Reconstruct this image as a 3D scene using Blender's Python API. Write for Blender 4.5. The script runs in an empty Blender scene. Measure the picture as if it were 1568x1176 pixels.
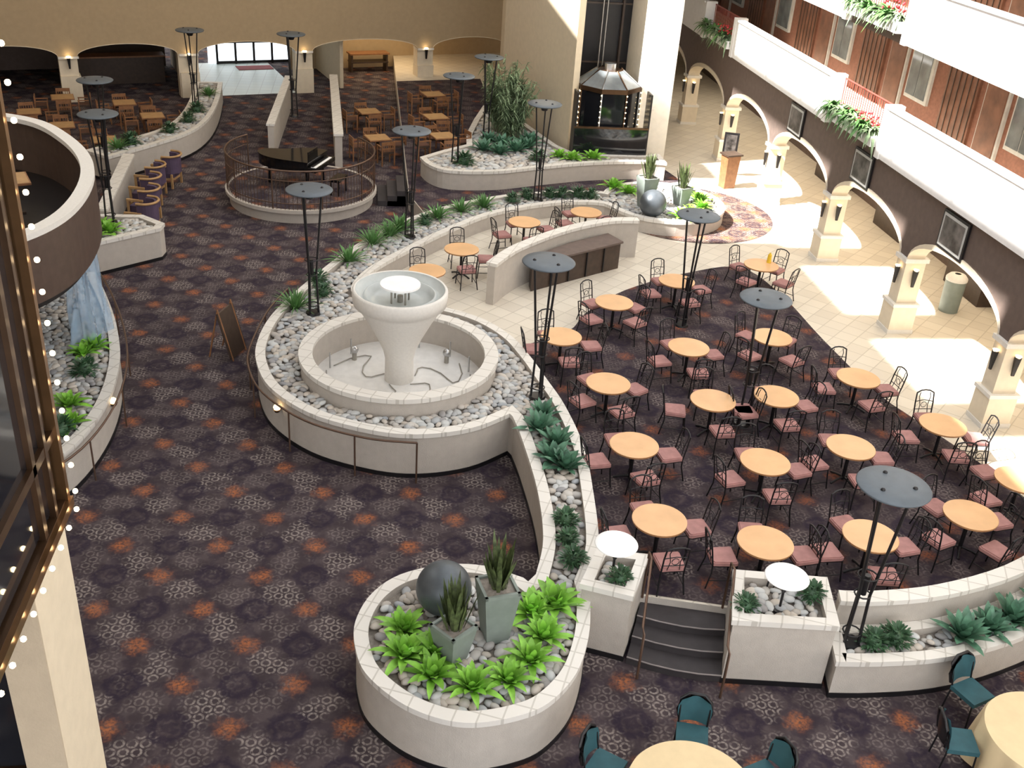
import bpy, math, random
from mathutils import Vector, Matrix
from mathutils.geometry import tessellate_polygon
random.seed(7)
pi=math.pi
D=0.5   # dining level
bpy.context.scene.view_settings.view_transform='Standard'
# ------------------------------------------------------------------ materials
MATS={}
def nt(m):
    m.use_nodes=True; return m.node_tree
def mat(name,col,rough=.6,metal=0,var=.12,scale=6,bump=0,bscale=40,emit=None,es=0,alpha=1,trans=0):
    m=bpy.data.materials.new(name); t=nt(m); b=t.nodes['Principled BSDF']
    b.inputs['Roughness'].default_value=rough; b.inputs['Metallic'].default_value=metal
    geo=t.nodes.new('ShaderNodeNewGeometry')
    n=t.nodes.new('ShaderNodeTexNoise'); n.inputs['Scale'].default_value=scale; n.inputs['Detail'].default_value=4
    t.links.new(geo.outputs['Position'],n.inputs['Vector'])
    r=t.nodes.new('ShaderNodeValToRGB'); t.links.new(n.outputs['Fac'],r.inputs['Fac'])
    r.color_ramp.elements[0].position=.3; r.color_ramp.elements[1].position=.7
    r.color_ramp.elements[0].color=[c*(1-var) for c in col]+[1]
    r.color_ramp.elements[1].color=[min(1,c*(1+var)) for c in col]+[1]
    t.links.new(r.outputs['Color'],b.inputs['Base Color'])
    if bump:
        n2=t.nodes.new('ShaderNodeTexNoise'); n2.inputs['Scale'].default_value=bscale; n2.inputs['Detail'].default_value=3
        t.links.new(geo.outputs['Position'],n2.inputs['Vector'])
        bu=t.nodes.new('ShaderNodeBump'); bu.inputs['Strength'].default_value=bump; bu.inputs['Distance'].default_value=.02
        t.links.new(n2.outputs['Fac'],bu.inputs['Height']); t.links.new(bu.outputs['Normal'],b.inputs['Normal'])
    if emit:
        b.inputs['Emission Color'].default_value=list(emit)+[1]; b.inputs['Emission Strength'].default_value=es
    if trans: b.inputs['Transmission Weight'].default_value=trans; b.inputs['IOR'].default_value=1.1
    if alpha<1: b.inputs['Alpha'].default_value=alpha
    MATS[name]=m; return m
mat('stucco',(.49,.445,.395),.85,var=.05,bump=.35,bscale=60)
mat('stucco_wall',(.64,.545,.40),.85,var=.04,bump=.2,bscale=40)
mat('stucco_sunlit',(.80,.75,.65),.85,var=.04,bump=.2,bscale=40)  # tower pillar stucco, whitened to carry sunlight in its colour
mat('stucco_shaded',(.42,.34,.24),.85,var=.04,bump=.2,bscale=40)  # column stucco with shade painted into the colour
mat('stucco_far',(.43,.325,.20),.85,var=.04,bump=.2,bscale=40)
mat('cap',(.73,.70,.65),.6,var=.04,scale=20)
mat('cream',(.72,.63,.49),.7,var=.04)
mat('white',(.90,.89,.88),.6,var=.03)
mat('brownwall',(.135,.098,.082),.8,var=.1)
mat('black',(.016,.015,.017),.35,metal=.3)
mat('blackglass',(.01,.011,.014),.06)
mat('piano',(.006,.006,.007),.08)
mat('disc',(.105,.125,.145),.5,metal=.25,var=.08)
mat('discwhite',(.82,.82,.82),.4,var=.03,emit=(1,.97,.92),es=.25)
mat('wood_top',(.72,.43,.215),.38,var=.07,scale=3)
mat('wood_edge',(.36,.18,.075),.5)
mat('wood',(.25,.115,.05),.45,var=.2,scale=8)
mat('darkwood',(.055,.035,.025),.45,var=.2,scale=8)
mat('cushion',(.40,.20,.185),.8,var=.12,scale=9)
mat('seatbrown',(.12,.055,.035),.7)
mat('teal',(.024,.09,.11),.75)
mat('purple',(.085,.055,.10),.7)
mat('tan',(.42,.25,.11),.6)
mat('cloth',(.70,.55,.33),.8,var=.04)
mat('bronze',(.10,.055,.03),.3,metal=.7)
mat('balcbrown',(.095,.062,.048),.45,metal=.2)
mat('rail',(.14,.085,.06),.4,metal=.5)
mat('redrail',(.30,.06,.045),.5)
mat('potgrey',(.21,.245,.22),.5,var=.08)
mat('spheregrey',(.10,.115,.13),.4,metal=.3,var=.15)
mat('soil',(.26,.23,.20),.95,var=.25,scale=20)
mat('leafbright',(.22,.48,.055),.5,var=.35,scale=5)
mat('leafdark',(.045,.11,.05),.5,var=.4,scale=8)
mat('leafagave',(.085,.20,.125),.45,var=.45,scale=7)
mat('leafgrass',(.10,.23,.065),.55,var=.35,scale=6)
mat('leafsnake',(.075,.10,.035),.5,var=.6,scale=14)
mat('leafbamboo',(.17,.24,.13),.6,var=.4,scale=6)
mat('redflower',(.55,.04,.05),.6)
mat('bulb',(1,.8,.45),.4,emit=(1,.75,.42),es=12)
mat('warmglow',(1,.8,.5),.4,emit=(1,.7,.35),es=5)
mat('basin',(.70,.69,.67),.35,var=.06)
mat('bowlglass',(.52,.55,.54),.25,var=.05)
mat('pipe',(.35,.33,.29),.4,metal=.5)
mat('brickred',(.22,.095,.063),.8,var=.15,scale=14)
mat('woodpanel',(.16,.07,.042),.55,var=.3,scale=3)
mat('winglass',(.16,.18,.19),.1,var=.3,scale=2)
mat('curtain',(.50,.50,.48),.8,var=.1)
mat('picture',(.10,.09,.085),.35,var=.9,scale=4)
mat('doorlight',(.8,.9,1),.4,emit=(.85,.93,1),es=2.5)
mat('redmat',(.25,.03,.03),.8)
mat('goldstrip',(.22,.12,.055),.3,metal=.8)
mat('plastic',(.45,.64,.85),.08,alpha=.38)
mat('stairstone',(.040,.034,.036),.7)
mat('nosing',(.24,.21,.20),.6)
mat('roofm',(.7,.68,.64),.9)
mat('steel',(.5,.5,.5),.3,metal=.9)
mat('yellow',(.75,.5,.03),.5)
# stones
m=bpy.data.materials.new('stones'); t=nt(m); b=t.nodes['Principled BSDF']; b.inputs['Roughness'].default_value=.6
g=t.nodes.new('ShaderNodeNewGeometry'); r=t.nodes.new('ShaderNodeValToRGB')
t.links.new(g.outputs['Random Per Island'],r.inputs['Fac']); t.links.new(r.outputs['Color'],b.inputs['Base Color'])
cr=r.color_ramp; cr.elements[0].color=(.26,.26,.27,1); cr.elements[1].color=(.58,.59,.58,1)
for p,c in [(.2,(.48,.43,.37,1)),(.4,(.35,.375,.40,1)),(.6,(.56,.50,.43,1)),(.8,(.44,.455,.455,1))]:
    e=cr.elements.new(p); e.color=c
MATS['stones']=m
class N:
    def __init__(s,t): s.t=t
    def m(s,op,a,b=0,c=None):
        n=s.t.nodes.new('ShaderNodeMath'); n.operation=op
        for i,x in enumerate((a,b) if c is None else (a,b,c)):
            if isinstance(x,(int,float)): n.inputs[i].default_value=x
            else: s.t.links.new(x,n.inputs[i])
        return n.outputs[0]
    def mix(s,f,a,b):
        n=s.t.nodes.new('ShaderNodeMix'); n.data_type='RGBA'
        s.t.links.new(f,n.inputs[0])
        for x,i in ((a,6),(b,7)):
            if isinstance(x,tuple): n.inputs[i].default_value=x+(1,)
            else: s.t.links.new(x,n.inputs[i])
        return n.outputs[2]
    def noise(s,v,sc,det=2):
        n=s.t.nodes.new('ShaderNodeTexNoise'); n.inputs['Scale'].default_value=sc; n.inputs['Detail'].default_value=det
        s.t.links.new(v,n.inputs['Vector']); return n.outputs['Fac']
    def ss(s,x,a,b):
        n=s.t.nodes.new('ShaderNodeMapRange'); n.interpolation_type='SMOOTHSTEP'
        s.t.links.new(x,n.inputs[0]); n.inputs[1].default_value=a; n.inputs[2].default_value=b
        return n.outputs[0]
def carpet(name,base,base2,orange,ringc,rot=.05,L=1.58):
    m=bpy.data.materials.new(name); t=nt(m); b=t.nodes['Principled BSDF']; b.inputs['Roughness'].default_value=.95
    b.inputs['Specular IOR Level'].default_value=.2
    k=N(t); g=t.nodes.new('ShaderNodeNewGeometry')
    mp=t.nodes.new('ShaderNodeMapping'); mp.inputs['Rotation'].default_value=(0,0,rot)
    t.links.new(g.outputs['Position'],mp.inputs['Vector'])
    pos=mp.outputs[0]
    sx=t.nodes.new('ShaderNodeSeparateXYZ'); t.links.new(pos,sx.inputs[0]); x,y=sx.outputs[0],sx.outputs[1]
    def cell(s,ox,oy,sy=None):
        sy=sy or s
        fx=k.m('SUBTRACT',k.m('FRACT',k.m('ADD',k.m('DIVIDE',x,s),ox)),.5)
        fy=k.m('SUBTRACT',k.m('FRACT',k.m('ADD',k.m('DIVIDE',y,sy),oy)),.5)
        return k.m('SQRT',k.m('ADD',k.m('POWER',k.m('MULTIPLY',fx,s),2),k.m('POWER',k.m('MULTIPLY',fy,sy),2)))
    n1=k.noise(pos,3.2,4); n2=k.noise(pos,22,3); n3=k.noise(pos,8,4); n4=k.noise(pos,1.9,2)
    col=k.mix(k.ss(n1,.36,.66),base,base2)
    # honeycomb rings: scattered irregular patches, brightest in clusters
    hx=.17; hy=hx*1.732
    dr=k.m('MINIMUM',cell(hx,0,0,hy),cell(hx,.5,.5,hy))
    ring=k.m('SUBTRACT',1,k.ss(k.m('ABSOLUTE',k.m('SUBTRACT',dr,.060)),.008,.024))
    dc=k.m('MINIMUM',cell(L,.25,.75),cell(L,.75,.25))
    dc2=k.m('MINIMUM',cell(L,.25,.25),cell(L,.75,.75))
    wob=k.m('MULTIPLY',k.m('SUBTRACT',k.noise(pos,3.0,3),.5),1.0)
    cm=k.m('SUBTRACT',1,k.ss(k.m('ADD',dc,wob),.14,.38))
    cm2=k.m('SUBTRACT',1,k.ss(k.m('SUBTRACT',dc2,wob),.12,.34))
    patch=k.m('MULTIPLY',k.ss(k.noise(pos,2.6,2),.5,.68),.35)
    msk=k.m('MAXIMUM',k.m('MAXIMUM',cm,k.m('MULTIPLY',cm2,.45)),patch)
    col=k.mix(k.m('MULTIPLY',k.m('MULTIPLY',ring,msk),k.m('MULTIPLY',k.ss(n2,.3,.62),.9)),col,ringc)
    # broken dark purple rosettes
    dp=k.m('MINIMUM',cell(L,.5,0),cell(L,0,.5))
    w_=k.m('MULTIPLY',k.m('SUBTRACT',n3,.5),.34)
    for rad,wd,st in ((.22,.09,.65),(.06,.06,.5)):
        rd=k.m('ABSOLUTE',k.m('SUBTRACT',k.m('ADD',dp,w_),rad))
        col=k.mix(k.m('MULTIPLY',k.m('SUBTRACT',1,k.ss(rd,.015,wd)),st),col,(.020,.013,.028))
    dp3=k.m('MINIMUM',dc,dc2)
    rd=k.m('ABSOLUTE',k.m('SUBTRACT',k.m('ADD',dp3,k.m('MULTIPLY',w_,1.3)),.40))
    col=k.mix(k.m('MULTIPLY',k.m('SUBTRACT',1,k.ss(rd,.02,.09)),.35),col,(.022,.015,.028))
    # soft orange spots
    do=k.m('MINIMUM',cell(L,0,0),cell(L,.5,.5))
    om=k.m('SUBTRACT',1,k.ss(k.m('ADD',do,k.m('MULTIPLY',w_,1.0)),.0,.26))
    col=k.mix(k.m('MULTIPLY',k.m('MULTIPLY',om,k.m('ADD',.15,k.m('MULTIPLY',k.ss(n2,.3,.65),.85))),.9),col,orange)
    t.links.new(col,b.inputs['Base Color'])
    MATS[name]=m
carpet('carpet',(.046,.034,.039),(.078,.060,.064),(.38,.13,.05),(.28,.24,.22))
carpet('carpet_dining',(.042,.031,.036),(.070,.052,.056),(.26,.085,.04),(.20,.165,.155))
carpet('carpet_round',(.09,.05,.045),(.14,.09,.07),(.45,.17,.07),(.4,.33,.28),rot=.8,L=1.1)
def tile(name,c1,c2,mortar,size,rot=0):
    m=bpy.data.materials.new(name); t=nt(m); b=t.nodes['Principled BSDF']; b.inputs['Roughness'].default_value=.4
    g=t.nodes.new('ShaderNodeNewGeometry'); mp=t.nodes.new('ShaderNodeMapping'); mp.inputs['Rotation'].default_value=(0,0,rot)
    t.links.new(g.outputs['Position'],mp.inputs['Vector'])
    br=t.nodes.new('ShaderNodeTexBrick'); t.links.new(mp.outputs[0],br.inputs['Vector'])
    br.offset=0; br.inputs['Scale'].default_value=1; br.inputs['Brick Width'].default_value=size; br.inputs['Row Height'].default_value=size
    br.inputs['Mortar Size'].default_value=.012; br.inputs['Color1'].default_value=c1+(1,); br.inputs['Color2'].default_value=c2+(1,); br.inputs['Mortar'].default_value=mortar+(1,)
    t.links.new(br.outputs['Color'],b.inputs['Base Color']); MATS[name]=m
tile('tile',(.70,.64,.54),(.62,.56,.47),(.50,.45,.37),.45,.785)
tile('tiledoor',(.60,.66,.62),(.55,.62,.6),(.4,.42,.4),.5,0)
tile('captile',(.74,.71,.66),(.70,.67,.62),(.54,.51,.46),.3,.4)
# ------------------------------------------------------------------ mesh builder
class MB:
    def __init__(s): s.v=[];s.f=[];s.mi=[];s.sm=[];s.slots=[]
    def add(s,vs,fs,mt,smooth=False):
        if mt not in s.slots: s.slots.append(mt)
        k=s.slots.index(mt); o=len(s.v)
        s.v+= [tuple(v) for v in vs]
        for f in fs: s.f.append(tuple(i+o for i in f)); s.mi.append(k); s.sm.append(smooth)
    def box(s,c,d,mt,rot=0,taper=1):
        x,y,z=[q/2 for q in d]; R=Matrix.Rotation(rot,3,'Z'); C=Vector(c)
        vs=[]
        for zz in (-z,z):
            k=taper if zz<0 else 1
            for xx,yy in ((-x,-y),(x,-y),(x,y),(-x,y)): vs.append(C+R@Vector((xx*k,yy*k,zz)))
        s.add(vs,[(3,2,1,0),(4,5,6,7),(0,1,5,4),(1,2,6,5),(2,3,7,6),(3,0,4,7)],mt)
    def cyl(s,p0,p1,r0,r1,mt,n=10,caps=True,smooth=True):
        p0=Vector(p0);p1=Vector(p1);a=(p1-p0)
        if a.length<1e-6: return
        a.normalize(); u=a.orthogonal().normalized(); w=a.cross(u)
        vs=[]
        for p,r in ((p0,r0),(p1,r1)):
            for i in range(n):
                t=2*pi*i/n; vs.append(p+u*(r*math.cos(t))+w*(r*math.sin(t)))
        s.add(vs,[(i,(i+1)%n,n+(i+1)%n,n+i) for i in range(n)],mt,smooth)
        if caps: s.add(vs,[tuple(range(n))[::-1],tuple(range(n,2*n))],mt)
    def tube(s,pts,r,mt,n=6,closed=False):
        pts=[Vector(p) for p in pts]
        L=len(pts)
        vs=[]
        for i,p in enumerate(pts):
            a=(pts[(i+1)%L] if (closed or i<L-1) else p)-(pts[i-1] if (closed or i>0) else p)
            a.normalize()
            ref=Vector((0,0,1)) if abs(a.z)<.95 else Vector((1,0,0))
            u=a.cross(ref).normalized(); w=a.cross(u)
            for j in range(n):
                t=2*pi*j/n; vs.append(p+u*(r*math.cos(t))+w*(r*math.sin(t)))
        fs=[]
        for i in range(L if closed else L-1):
            for j in range(n):
                k=(j+1)%n; i2=(i+1)%L
                fs.append((i*n+j,i*n+k,i2*n+k,i2*n+j))
        s.add(vs,fs,mt,True)
    def lathe(s,c,prof,mt,n=40,smooth=True):
        vs=[];C=Vector(c)
        for r,z in prof:
            for i in range(n):
                t=2*pi*i/n; vs.append(C+Vector((r*math.cos(t),r*math.sin(t),z)))
        fs=[]
        for j in range(len(prof)-1):
            for i in range(n):
                k=(i+1)%n; fs.append((j*n+i,j*n+k,(j+1)*n+k,(j+1)*n+i))
        s.add(vs,fs,mt,smooth)
    def disc(s,c,r,mt,n=32):
        C=Vector(c); s.add([C+Vector((r*math.cos(2*pi*i/n),r*math.sin(2*pi*i/n),0)) for i in range(n)],[tuple(range(n))],mt)
    def sphere(s,c,r,mt,n=16,m=10,sz=1):
        prof=[(max(1e-4,r*math.sin(pi*j/m)),-r*sz*math.cos(pi*j/m)) for j in range(m+1)]
        s.lathe(c,prof,mt,n)
    def prism(s,poly,z0,z1,mt,top=None,bottom=True):
        n=len(poly)
        vs=[(p[0],p[1],z0) for p in poly]+[(p[0],p[1],z1) for p in poly]
        s.add(vs,[(i,(i+1)%n,n+(i+1)%n,n+i) for i in range(n)],mt)
        s.add(vs,[tuple(range(n,2*n))],top or mt)
        if bottom: s.add(vs,[tuple(range(n))[::-1]],mt)
    def leaf(s,c,az,L,w,up,droop,mt,seg=5):
        c=Vector(c); d=Vector((math.cos(az),math.sin(az),0)); sd=Vector((-d.y,d.x,0)); vs=[];fs=[]
        for i in range(seg+1):
            t=i/seg; p=c+d*(L*math.cos(up)*t)+Vector((0,0,L*(math.sin(up)*t-droop*t*t)))
            ww=w*math.sin(pi*min(1,(.18+.82*t)))**.8 if t<1 else .004
            ww=max(ww,.004)
            vs+= [p-sd*ww/2+Vector((0,0,ww*.18)),p,p+sd*ww/2+Vector((0,0,ww*.18))]
        for i in range(seg):
            a=i*3; fs+=[(a,a+1,a+4,a+3),(a+1,a+2,a+5,a+4)]
        s.add(vs,fs,mt,True)
    def data(s,name):
        me=bpy.data.meshes.new(name); me.from_pydata(s.v,[],s.f)
        for q in s.slots: me.materials.append(MATS[q])
        me.polygons.foreach_set('material_index',s.mi); me.polygons.foreach_set('use_smooth',s.sm)
        me.update(); return me
    def obj(s,name,loc=(0,0,0),rot=0,parent=None):
        return place(s.data(name),name,loc,rot,1,parent)
def place(me,name,loc=(0,0,0),rot=0,sc=1,parent=None):
    o=bpy.data.objects.new(name,me); bpy.context.collection.objects.link(o)
    o.location=loc; o.rotation_euler=(0,0,rot); o.scale=(sc,sc,sc)
    if parent: o.parent=parent
    return o
# ------------------------------------------------------------------ 2D helpers
def crom(pts,closed=False,k=5):
    out=[];n=len(pts)
    for i in range(n if closed else n-1):
        p0=pts[(i-1)%n] if (closed or i>0) else pts[i]; p1=pts[i]; p2=pts[(i+1)%n]; p3=pts[(i+2)%n] if (closed or i<n-2) else pts[(i+1)%n]
        for j in range(k):
            t=j/k
            out.append(tuple(.5*((2*p1[a])+(-p0[a]+p2[a])*t+(2*p0[a]-5*p1[a]+4*p2[a]-p3[a])*t*t+(-p0[a]+3*p1[a]-3*p2[a]+p3[a])*t**3) for a in (0,1)))
    if not closed: out.append(tuple(pts[-1]))
    return out
def area(p): return sum(p[i][0]*p[(i+1)%len(p)][1]-p[(i+1)%len(p)][0]*p[i][1] for i in range(len(p)))/2
def ccw(p): return p if area(p)>0 else p[::-1]
def clean(p):
    o=[]
    for q in p:
        if not o or math.dist(o[-1],q)>.02: o.append(tuple(q))
    if math.dist(o[0],o[-1])<.02: o.pop()
    return o
def offset(p,d):
    n=len(p);out=[]
    for i in range(n):
        a=Vector(p[i-1]);b=Vector(p[i]);c=Vector(p[(i+1)%n])
        e1=(b-a).normalized();e2=(c-b).normalized()
        n1=Vector((-e1.y,e1.x));n2=Vector((-e2.y,e2.x)); m=(n1+n2)
        if m.length<.2: m=n1
        m.normalize(); k=min(1/max(.35,m.dot(n1)),1.8)
        q=b+m*d*k; out.append((q.x,q.y))
    return out
def offopen(p,d):
    out=[]
    for i in range(len(p)):
        a=Vector(p[max(0,i-1)]);c=Vector(p[min(len(p)-1,i+1)]); e=(c-a).normalized(); out.append((p[i][0]-e.y*d,p[i][1]+e.x*d))
    return out
def inside(x,y,p):
    c=False;n=len(p);j=n-1
    for i in range(n):
        if (p[i][1]>y)!=(p[j][1]>y) and x<(p[j][0]-p[i][0])*(y-p[i][1])/(p[j][1]-p[i][1])+p[i][0]: c=not c
        j=i
    return c
def circ(cx,cy,r,n=40,a0=0,a1=2*pi):
    return [(cx+r*math.cos(a0+(a1-a0)*i/n),cy+r*math.sin(a0+(a1-a0)*i/n)) for i in range(n+(0 if a1-a0>6.28 else 1))]
def planter(name,poly,z0,rim,soil,w=.17,hole=None):
    p=ccw(clean(poly)); q=offset(p,w); po=offset(p,-.03); n=len(p); b=MB()
    def wall(pa,pb,za,zb,mt):
        vs=[(x,y,za) for x,y in pa]+[(x,y,zb) for x,y in pb]
        b.add(vs,[(i,(i+1)%n,n+(i+1)%n,n+i) for i in range(n)],mt)
    wall(p,p,z0,rim-.09,'stucco'); wall(po,po,rim-.09,rim,'captile'); wall(p,po,rim-.09,rim-.09,'captile'); wall(po,q,rim,rim,'captile'); wall(q,q,rim,soil-.05,'stucco')
    pb=offset(p,-.012); wall(pb,pb,z0,z0+.09,'black'); wall(pb,p,z0+.09,z0+.09,'black')
    if hole:
        loops=[[Vector((x,y,0)) for x,y in q],[Vector((x,y,0)) for x,y in hole]]
        tr=tessellate_polygon(loops); allp=q+hole
        b.add([(x,y,soil-.04) for x,y in allp],[tuple(t) for t in tr],'soil')
    else: b.add([(x,y,soil-.04) for x,y in q],[tuple(range(n))],'soil')
    b.obj(name); return q
import bmesh
bm=bmesh.new(); bmesh.ops.create_icosphere(bm,subdivisions=2,radius=1); bm.verts.index_update()
SV=[v.co.copy() for v in bm.verts]; SF=[tuple(v.index for v in f.verts) for f in bm.faces]; bm.free()
def stones(name,poly,z,sp=.13,excl=None):
    b=MB(); xs=[p[0] for p in poly]; ys=[p[1] for p in poly]
    P=offset(ccw(clean(poly)),.05)
    y=min(ys);row=0
    V,Fc=(SV,SF)
    while y<max(ys):
        x=min(xs)+(row%2)*sp/2
        while x<max(xs):
            px=x+random.uniform(-.3,.3)*sp; py=y+random.uniform(-.3,.3)*sp
            if inside(px,py,P) and not (excl and excl(px,py)):
                r=sp*random.uniform(.5,.78); sx=r*random.uniform(.9,1.25); sy=r*random.uniform(.65,.9); sz=r*random.uniform(.4,.55); a=random.uniform(0,pi)
                ca,sa=math.cos(a),math.sin(a); tz=random.uniform(-.02,.02); tl=random.uniform(-.3,.3)
                vs=[]
                for v in V:
                    X=v.x*sx;Y=v.y*sy;Z=v.z*sz+v.x*sx*tl*.4
                    vs.append((px+X*ca-Y*sa,py+X*sa+Y*ca,z+tz+Z))
                b.add(vs,Fc,'stones',True)
            x+=sp
        y+=sp*.87; row+=1
    b.obj(name)
# ------------------------------------------------------------------ floors
b=MB(); b.add([(-20,-4,0),(18,-4,0),(18,56,0),(-20,56,0)],[(0,1,2,3)],'carpet'); b.obj('floor')
plat=[(3.5,12.3),(4.2,12.2),(5.5,11.85),(6.5,11.2),(8.4,11.2),(9.9,11.7),(11.5,12.5),(13.5,13.8),(17,16),(17,55),(1.3,55),(1.3,33.2),(1.3,31.2),(1.9,28.6),(.8,27),(0,25.3),(-.8,23.5),(-.4,22.4),(.66,21.4),(1.8,21.1),(2.6,20.4),(2.95,19.05),(2.7,18),(3.0,17.4),(3.3,17),(3.4,15),(3.2,13)]
b=MB(); b.prism(plat,0.0,D,'stucco','tile',False); b.obj('floor_dining_platform')
cp=crom([(3.5,20.8),(4.7,21.6),(5.3,22.6),(6.6,24),(8.6,25.2),(10.2,25.6),(10.7,23.8),(10.8,21.2),(11,18.6),(11.3,17.5),(11.9,15.6),(12.3,13.4)])+[(9.9,11.9),(8.4,11.5),(6.9,11.5),(5.5,11.9),(4.2,12.25),(3.55,12.35),(3.4,13),(3.6,15),(3.5,18)]
b=MB(); b.add([(x,y,D+.006) for x,y in ccw(cp)],[tuple(range(len(cp)))],'carpet_dining'); b.obj('carpet_dining_area')
c2=[(1.32,31.2),(1.9,28.7),(3.0,29.4),(4.0,30.2),(5.4,30.6),(7.0,30.7),(8.5,32.2),(10.6,33.2),(10.3,34.6),(6.6,34.6),(5.1,41),(5.1,47.5),(1.32,46.4)]
b=MB(); b.add([(x,y,D+.006) for x,y in ccw(c2)],[tuple(range(len(c2)))],'carpet_dining'); b.obj('carpet_corridor')
b=MB(); b.disc((9.9,30.0,D+.012),2.62,'carpet_round',64); b.obj('carpet_round_rug')
# ------------------------------------------------------------------ main planter
FX,FY=.66,19.05
rr=circ(9.0,29.75,1.85,36,-2.85,2.75)
out=[(3.25,11.75)]+crom([(3.25,12.0),(3.6,12.9),(3.8,14.4),(3.9,15.8),(3.8,17.3),(3.6,18.4),(3.4,19.4),(3.1,20.4),(2.5,21.3),(1.6,21.9),(.7,22.1),(.1,22.3),(-.2,22.9),(.2,24.1),(1.3,25.7),(2.5,27.2),(3.7,28.4),(5.4,29.3),(6.6,29.5),(7.1,29.4)])+rr+\
  crom([(7.2,30.5),(6.5,30.55),(5.4,30.4),(4,29.9),(2.5,29.0),(1.3,27.9),(.5,26.9),(-.4,25.4),(-1.1,23.9),(-1.75,22.3),(-2.1,21.2),(-2.25,20.1),(-2.2,19.2),(-1.85,18.1),(-1.05,17.1),(0,16.5),(.9,16.3),(1.9,16.5),(2.72,17.05)])+\
  crom([(2.78,16.9),(2.85,16.1),(2.9,14.5),(2.8,13.1),(2.55,12.2)])+[(2.38,12.0)]+\
  crom([(2.3,12.12),(1.75,12.42),(1.15,12.47),(.5,12.27),(.08,11.86),(-.14,11.3),(-.14,10.8),(0,10.3),(.4,9.8),(.85,9.5),(1.3,9.38),(1.85,9.45),(2.3,9.65),(2.75,10.15),(3.05,10.85),(3.2,11.5)])
q=planter('curved_planter',out,0,.97,.88,hole=circ(FX,FY,1.95,48))
exf=lambda x,y:(x-FX)**2+(y-FY)**2<2.02**2
stones('river_stones',q,.88,.14,exf)
# ------------------------------------------------------------------ fountain
b=MB()
b.lathe((FX,FY,0),[(1.99,.8),(1.99,1.17)],'stucco',64,False); b.lathe((FX,FY,0),[(1.77,1.27),(1.77,.6)],'stucco',64,False)
b.lathe((FX,FY,0),[(1.99,1.17),(2.03,1.175),(2.03,1.27),(1.75,1.27),(1.75,1.2),(1.77,1.2)],'captile',64,False)
b.disc((FX,FY,.62),1.85,'basin',64)
b.lathe((FX,FY,0),[(.30,.6),(.29,1.1),(.33,1.3),(.46,1.6),(.66,1.98),(.82,2.25),(.84,2.32),(.93,2.35),(.95,2.5),(.95,2.62),(.92,2.66),(.89,2.65)],'cap',64)
b.lathe((FX,FY,0),[(.89,2.65),(.87,2.60),(.84,2.58),(.80,2.50),(.74,2.50)],'bowlglass',64)
b.lathe((FX,FY,0),[(.74,2.50),(.71,2.55),(.68,2.55),(.64,2.42),(.45,2.38),(.02,2.36)],'bowlglass',64)
for k in range(4):
    a=k*pi/2+.5; b.cyl((FX+.2*math.cos(a),FY+.2*math.sin(a),2.3),(FX+.2*math.cos(a),FY+.2*math.sin(a),2.72),.02,.02,'pipe',6)
b.cyl((FX,FY,2.3),(FX,FY,2.5),.06,.06,'pipe',8)
b.cyl((FX,FY,2.72),(FX,FY,2.76),.40,.40,'white',32)
for k in range(12):
    a=k*2*pi/12+.2; b.cyl((FX+1.5*math.cos(a),FY+1.5*math.sin(a),.62),(FX+1.5*math.cos(a),FY+1.5*math.sin(a),.98),.02,.015,'steel',6)
for a in (-2.2,-.9,.3,2.6):
    p=[(FX+(.35+.5*t)*math.cos(a+.5*math.sin(3*t)),FY+(.35+.5*t)*math.sin(a+.5*math.sin(3*t)),.64) for t in [i*.22 for i in range(11)]]
    b.tube(p,.012,'pipe',5)
for a in (2.4,.6,-1.2):
    x=FX+1.25*math.cos(a);y=FY+1.25*math.sin(a); b.cyl((x,y,.62),(x,y,.8),.05,.05,'pipe',8); b.sphere((x,y,.86),.09,'steel',10,6)
b.obj('cone_fountain')
hr=crom([(-1.85,23.0),(-2.2,21.8),(-2.42,20.1),(-2.38,19.1),(-2.0,18.0),(-1.15,16.95),(-.05,16.32),(.9,16.12)],k=6)
b=MB(); b.tube([(x,y,.88) for x,y in hr],.022,'rail',6)
for i in range(0,len(hr),7): b.cyl((hr[i][0],hr[i][1],0),(hr[i][0],hr[i][1],.88),.018,.018,'rail',6)
b.obj('fountain_handrail')
for x,y in ((-1.72,17.72),(-4.8,18.0)):
    b=MB(); b.sphere((0,0,0),.07,'warmglow',10,6); b.cyl((0,0,-.1),(0,0,-.04),.05,.08,'bronze',8); b.obj('planter_wall_light',(x,y,.72))
# ------------------------------------------------------------------ boxes + stairs + right strip
B1=[(3.1,11.62),(3.78,11.32),(4.22,12.22),(3.5,12.4)]
B2=[(5.15,10.8),(6.62,10.6),(6.85,11.62),(5.5,11.86)]
q1=planter('square_planter_box',B1,0,1.27,1.18,.14); stones('river_stones',q1,1.18,.12)
q2=planter('square_planter_box',B2,0,1.22,1.12,.14); stones('river_stones',q2,1.12,.14)
b=MB()
L0,L1=Vector((3.8,11.22)),Vector((4.25,12.25)); R0,R1=Vector((5.13,10.75)),Vector((5.5,11.9))
ns=4
for i in range(ns-1):
    t0=.05+i*.3; z=D*(i+1)/ns
    a=L0.lerp(L1,t0);d=R0.lerp(R1,t0)
    mid=(a+d)/2+Vector((.0,-.08)); c1=L1;c2_=R1
    poly=[a,a.lerp(mid,.5)+Vector((0,-.02)),mid,d.lerp(mid,.5)+Vector((0,-.02)),d,c2_,c1]
    b.prism([(p.x,p.y) for p in poly],0,z,'stairstone')
    b.tube([(p.x,p.y,z+.0) for p in poly[:5]],.013,'nosing',5)
b.obj('stair_steps')
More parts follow.
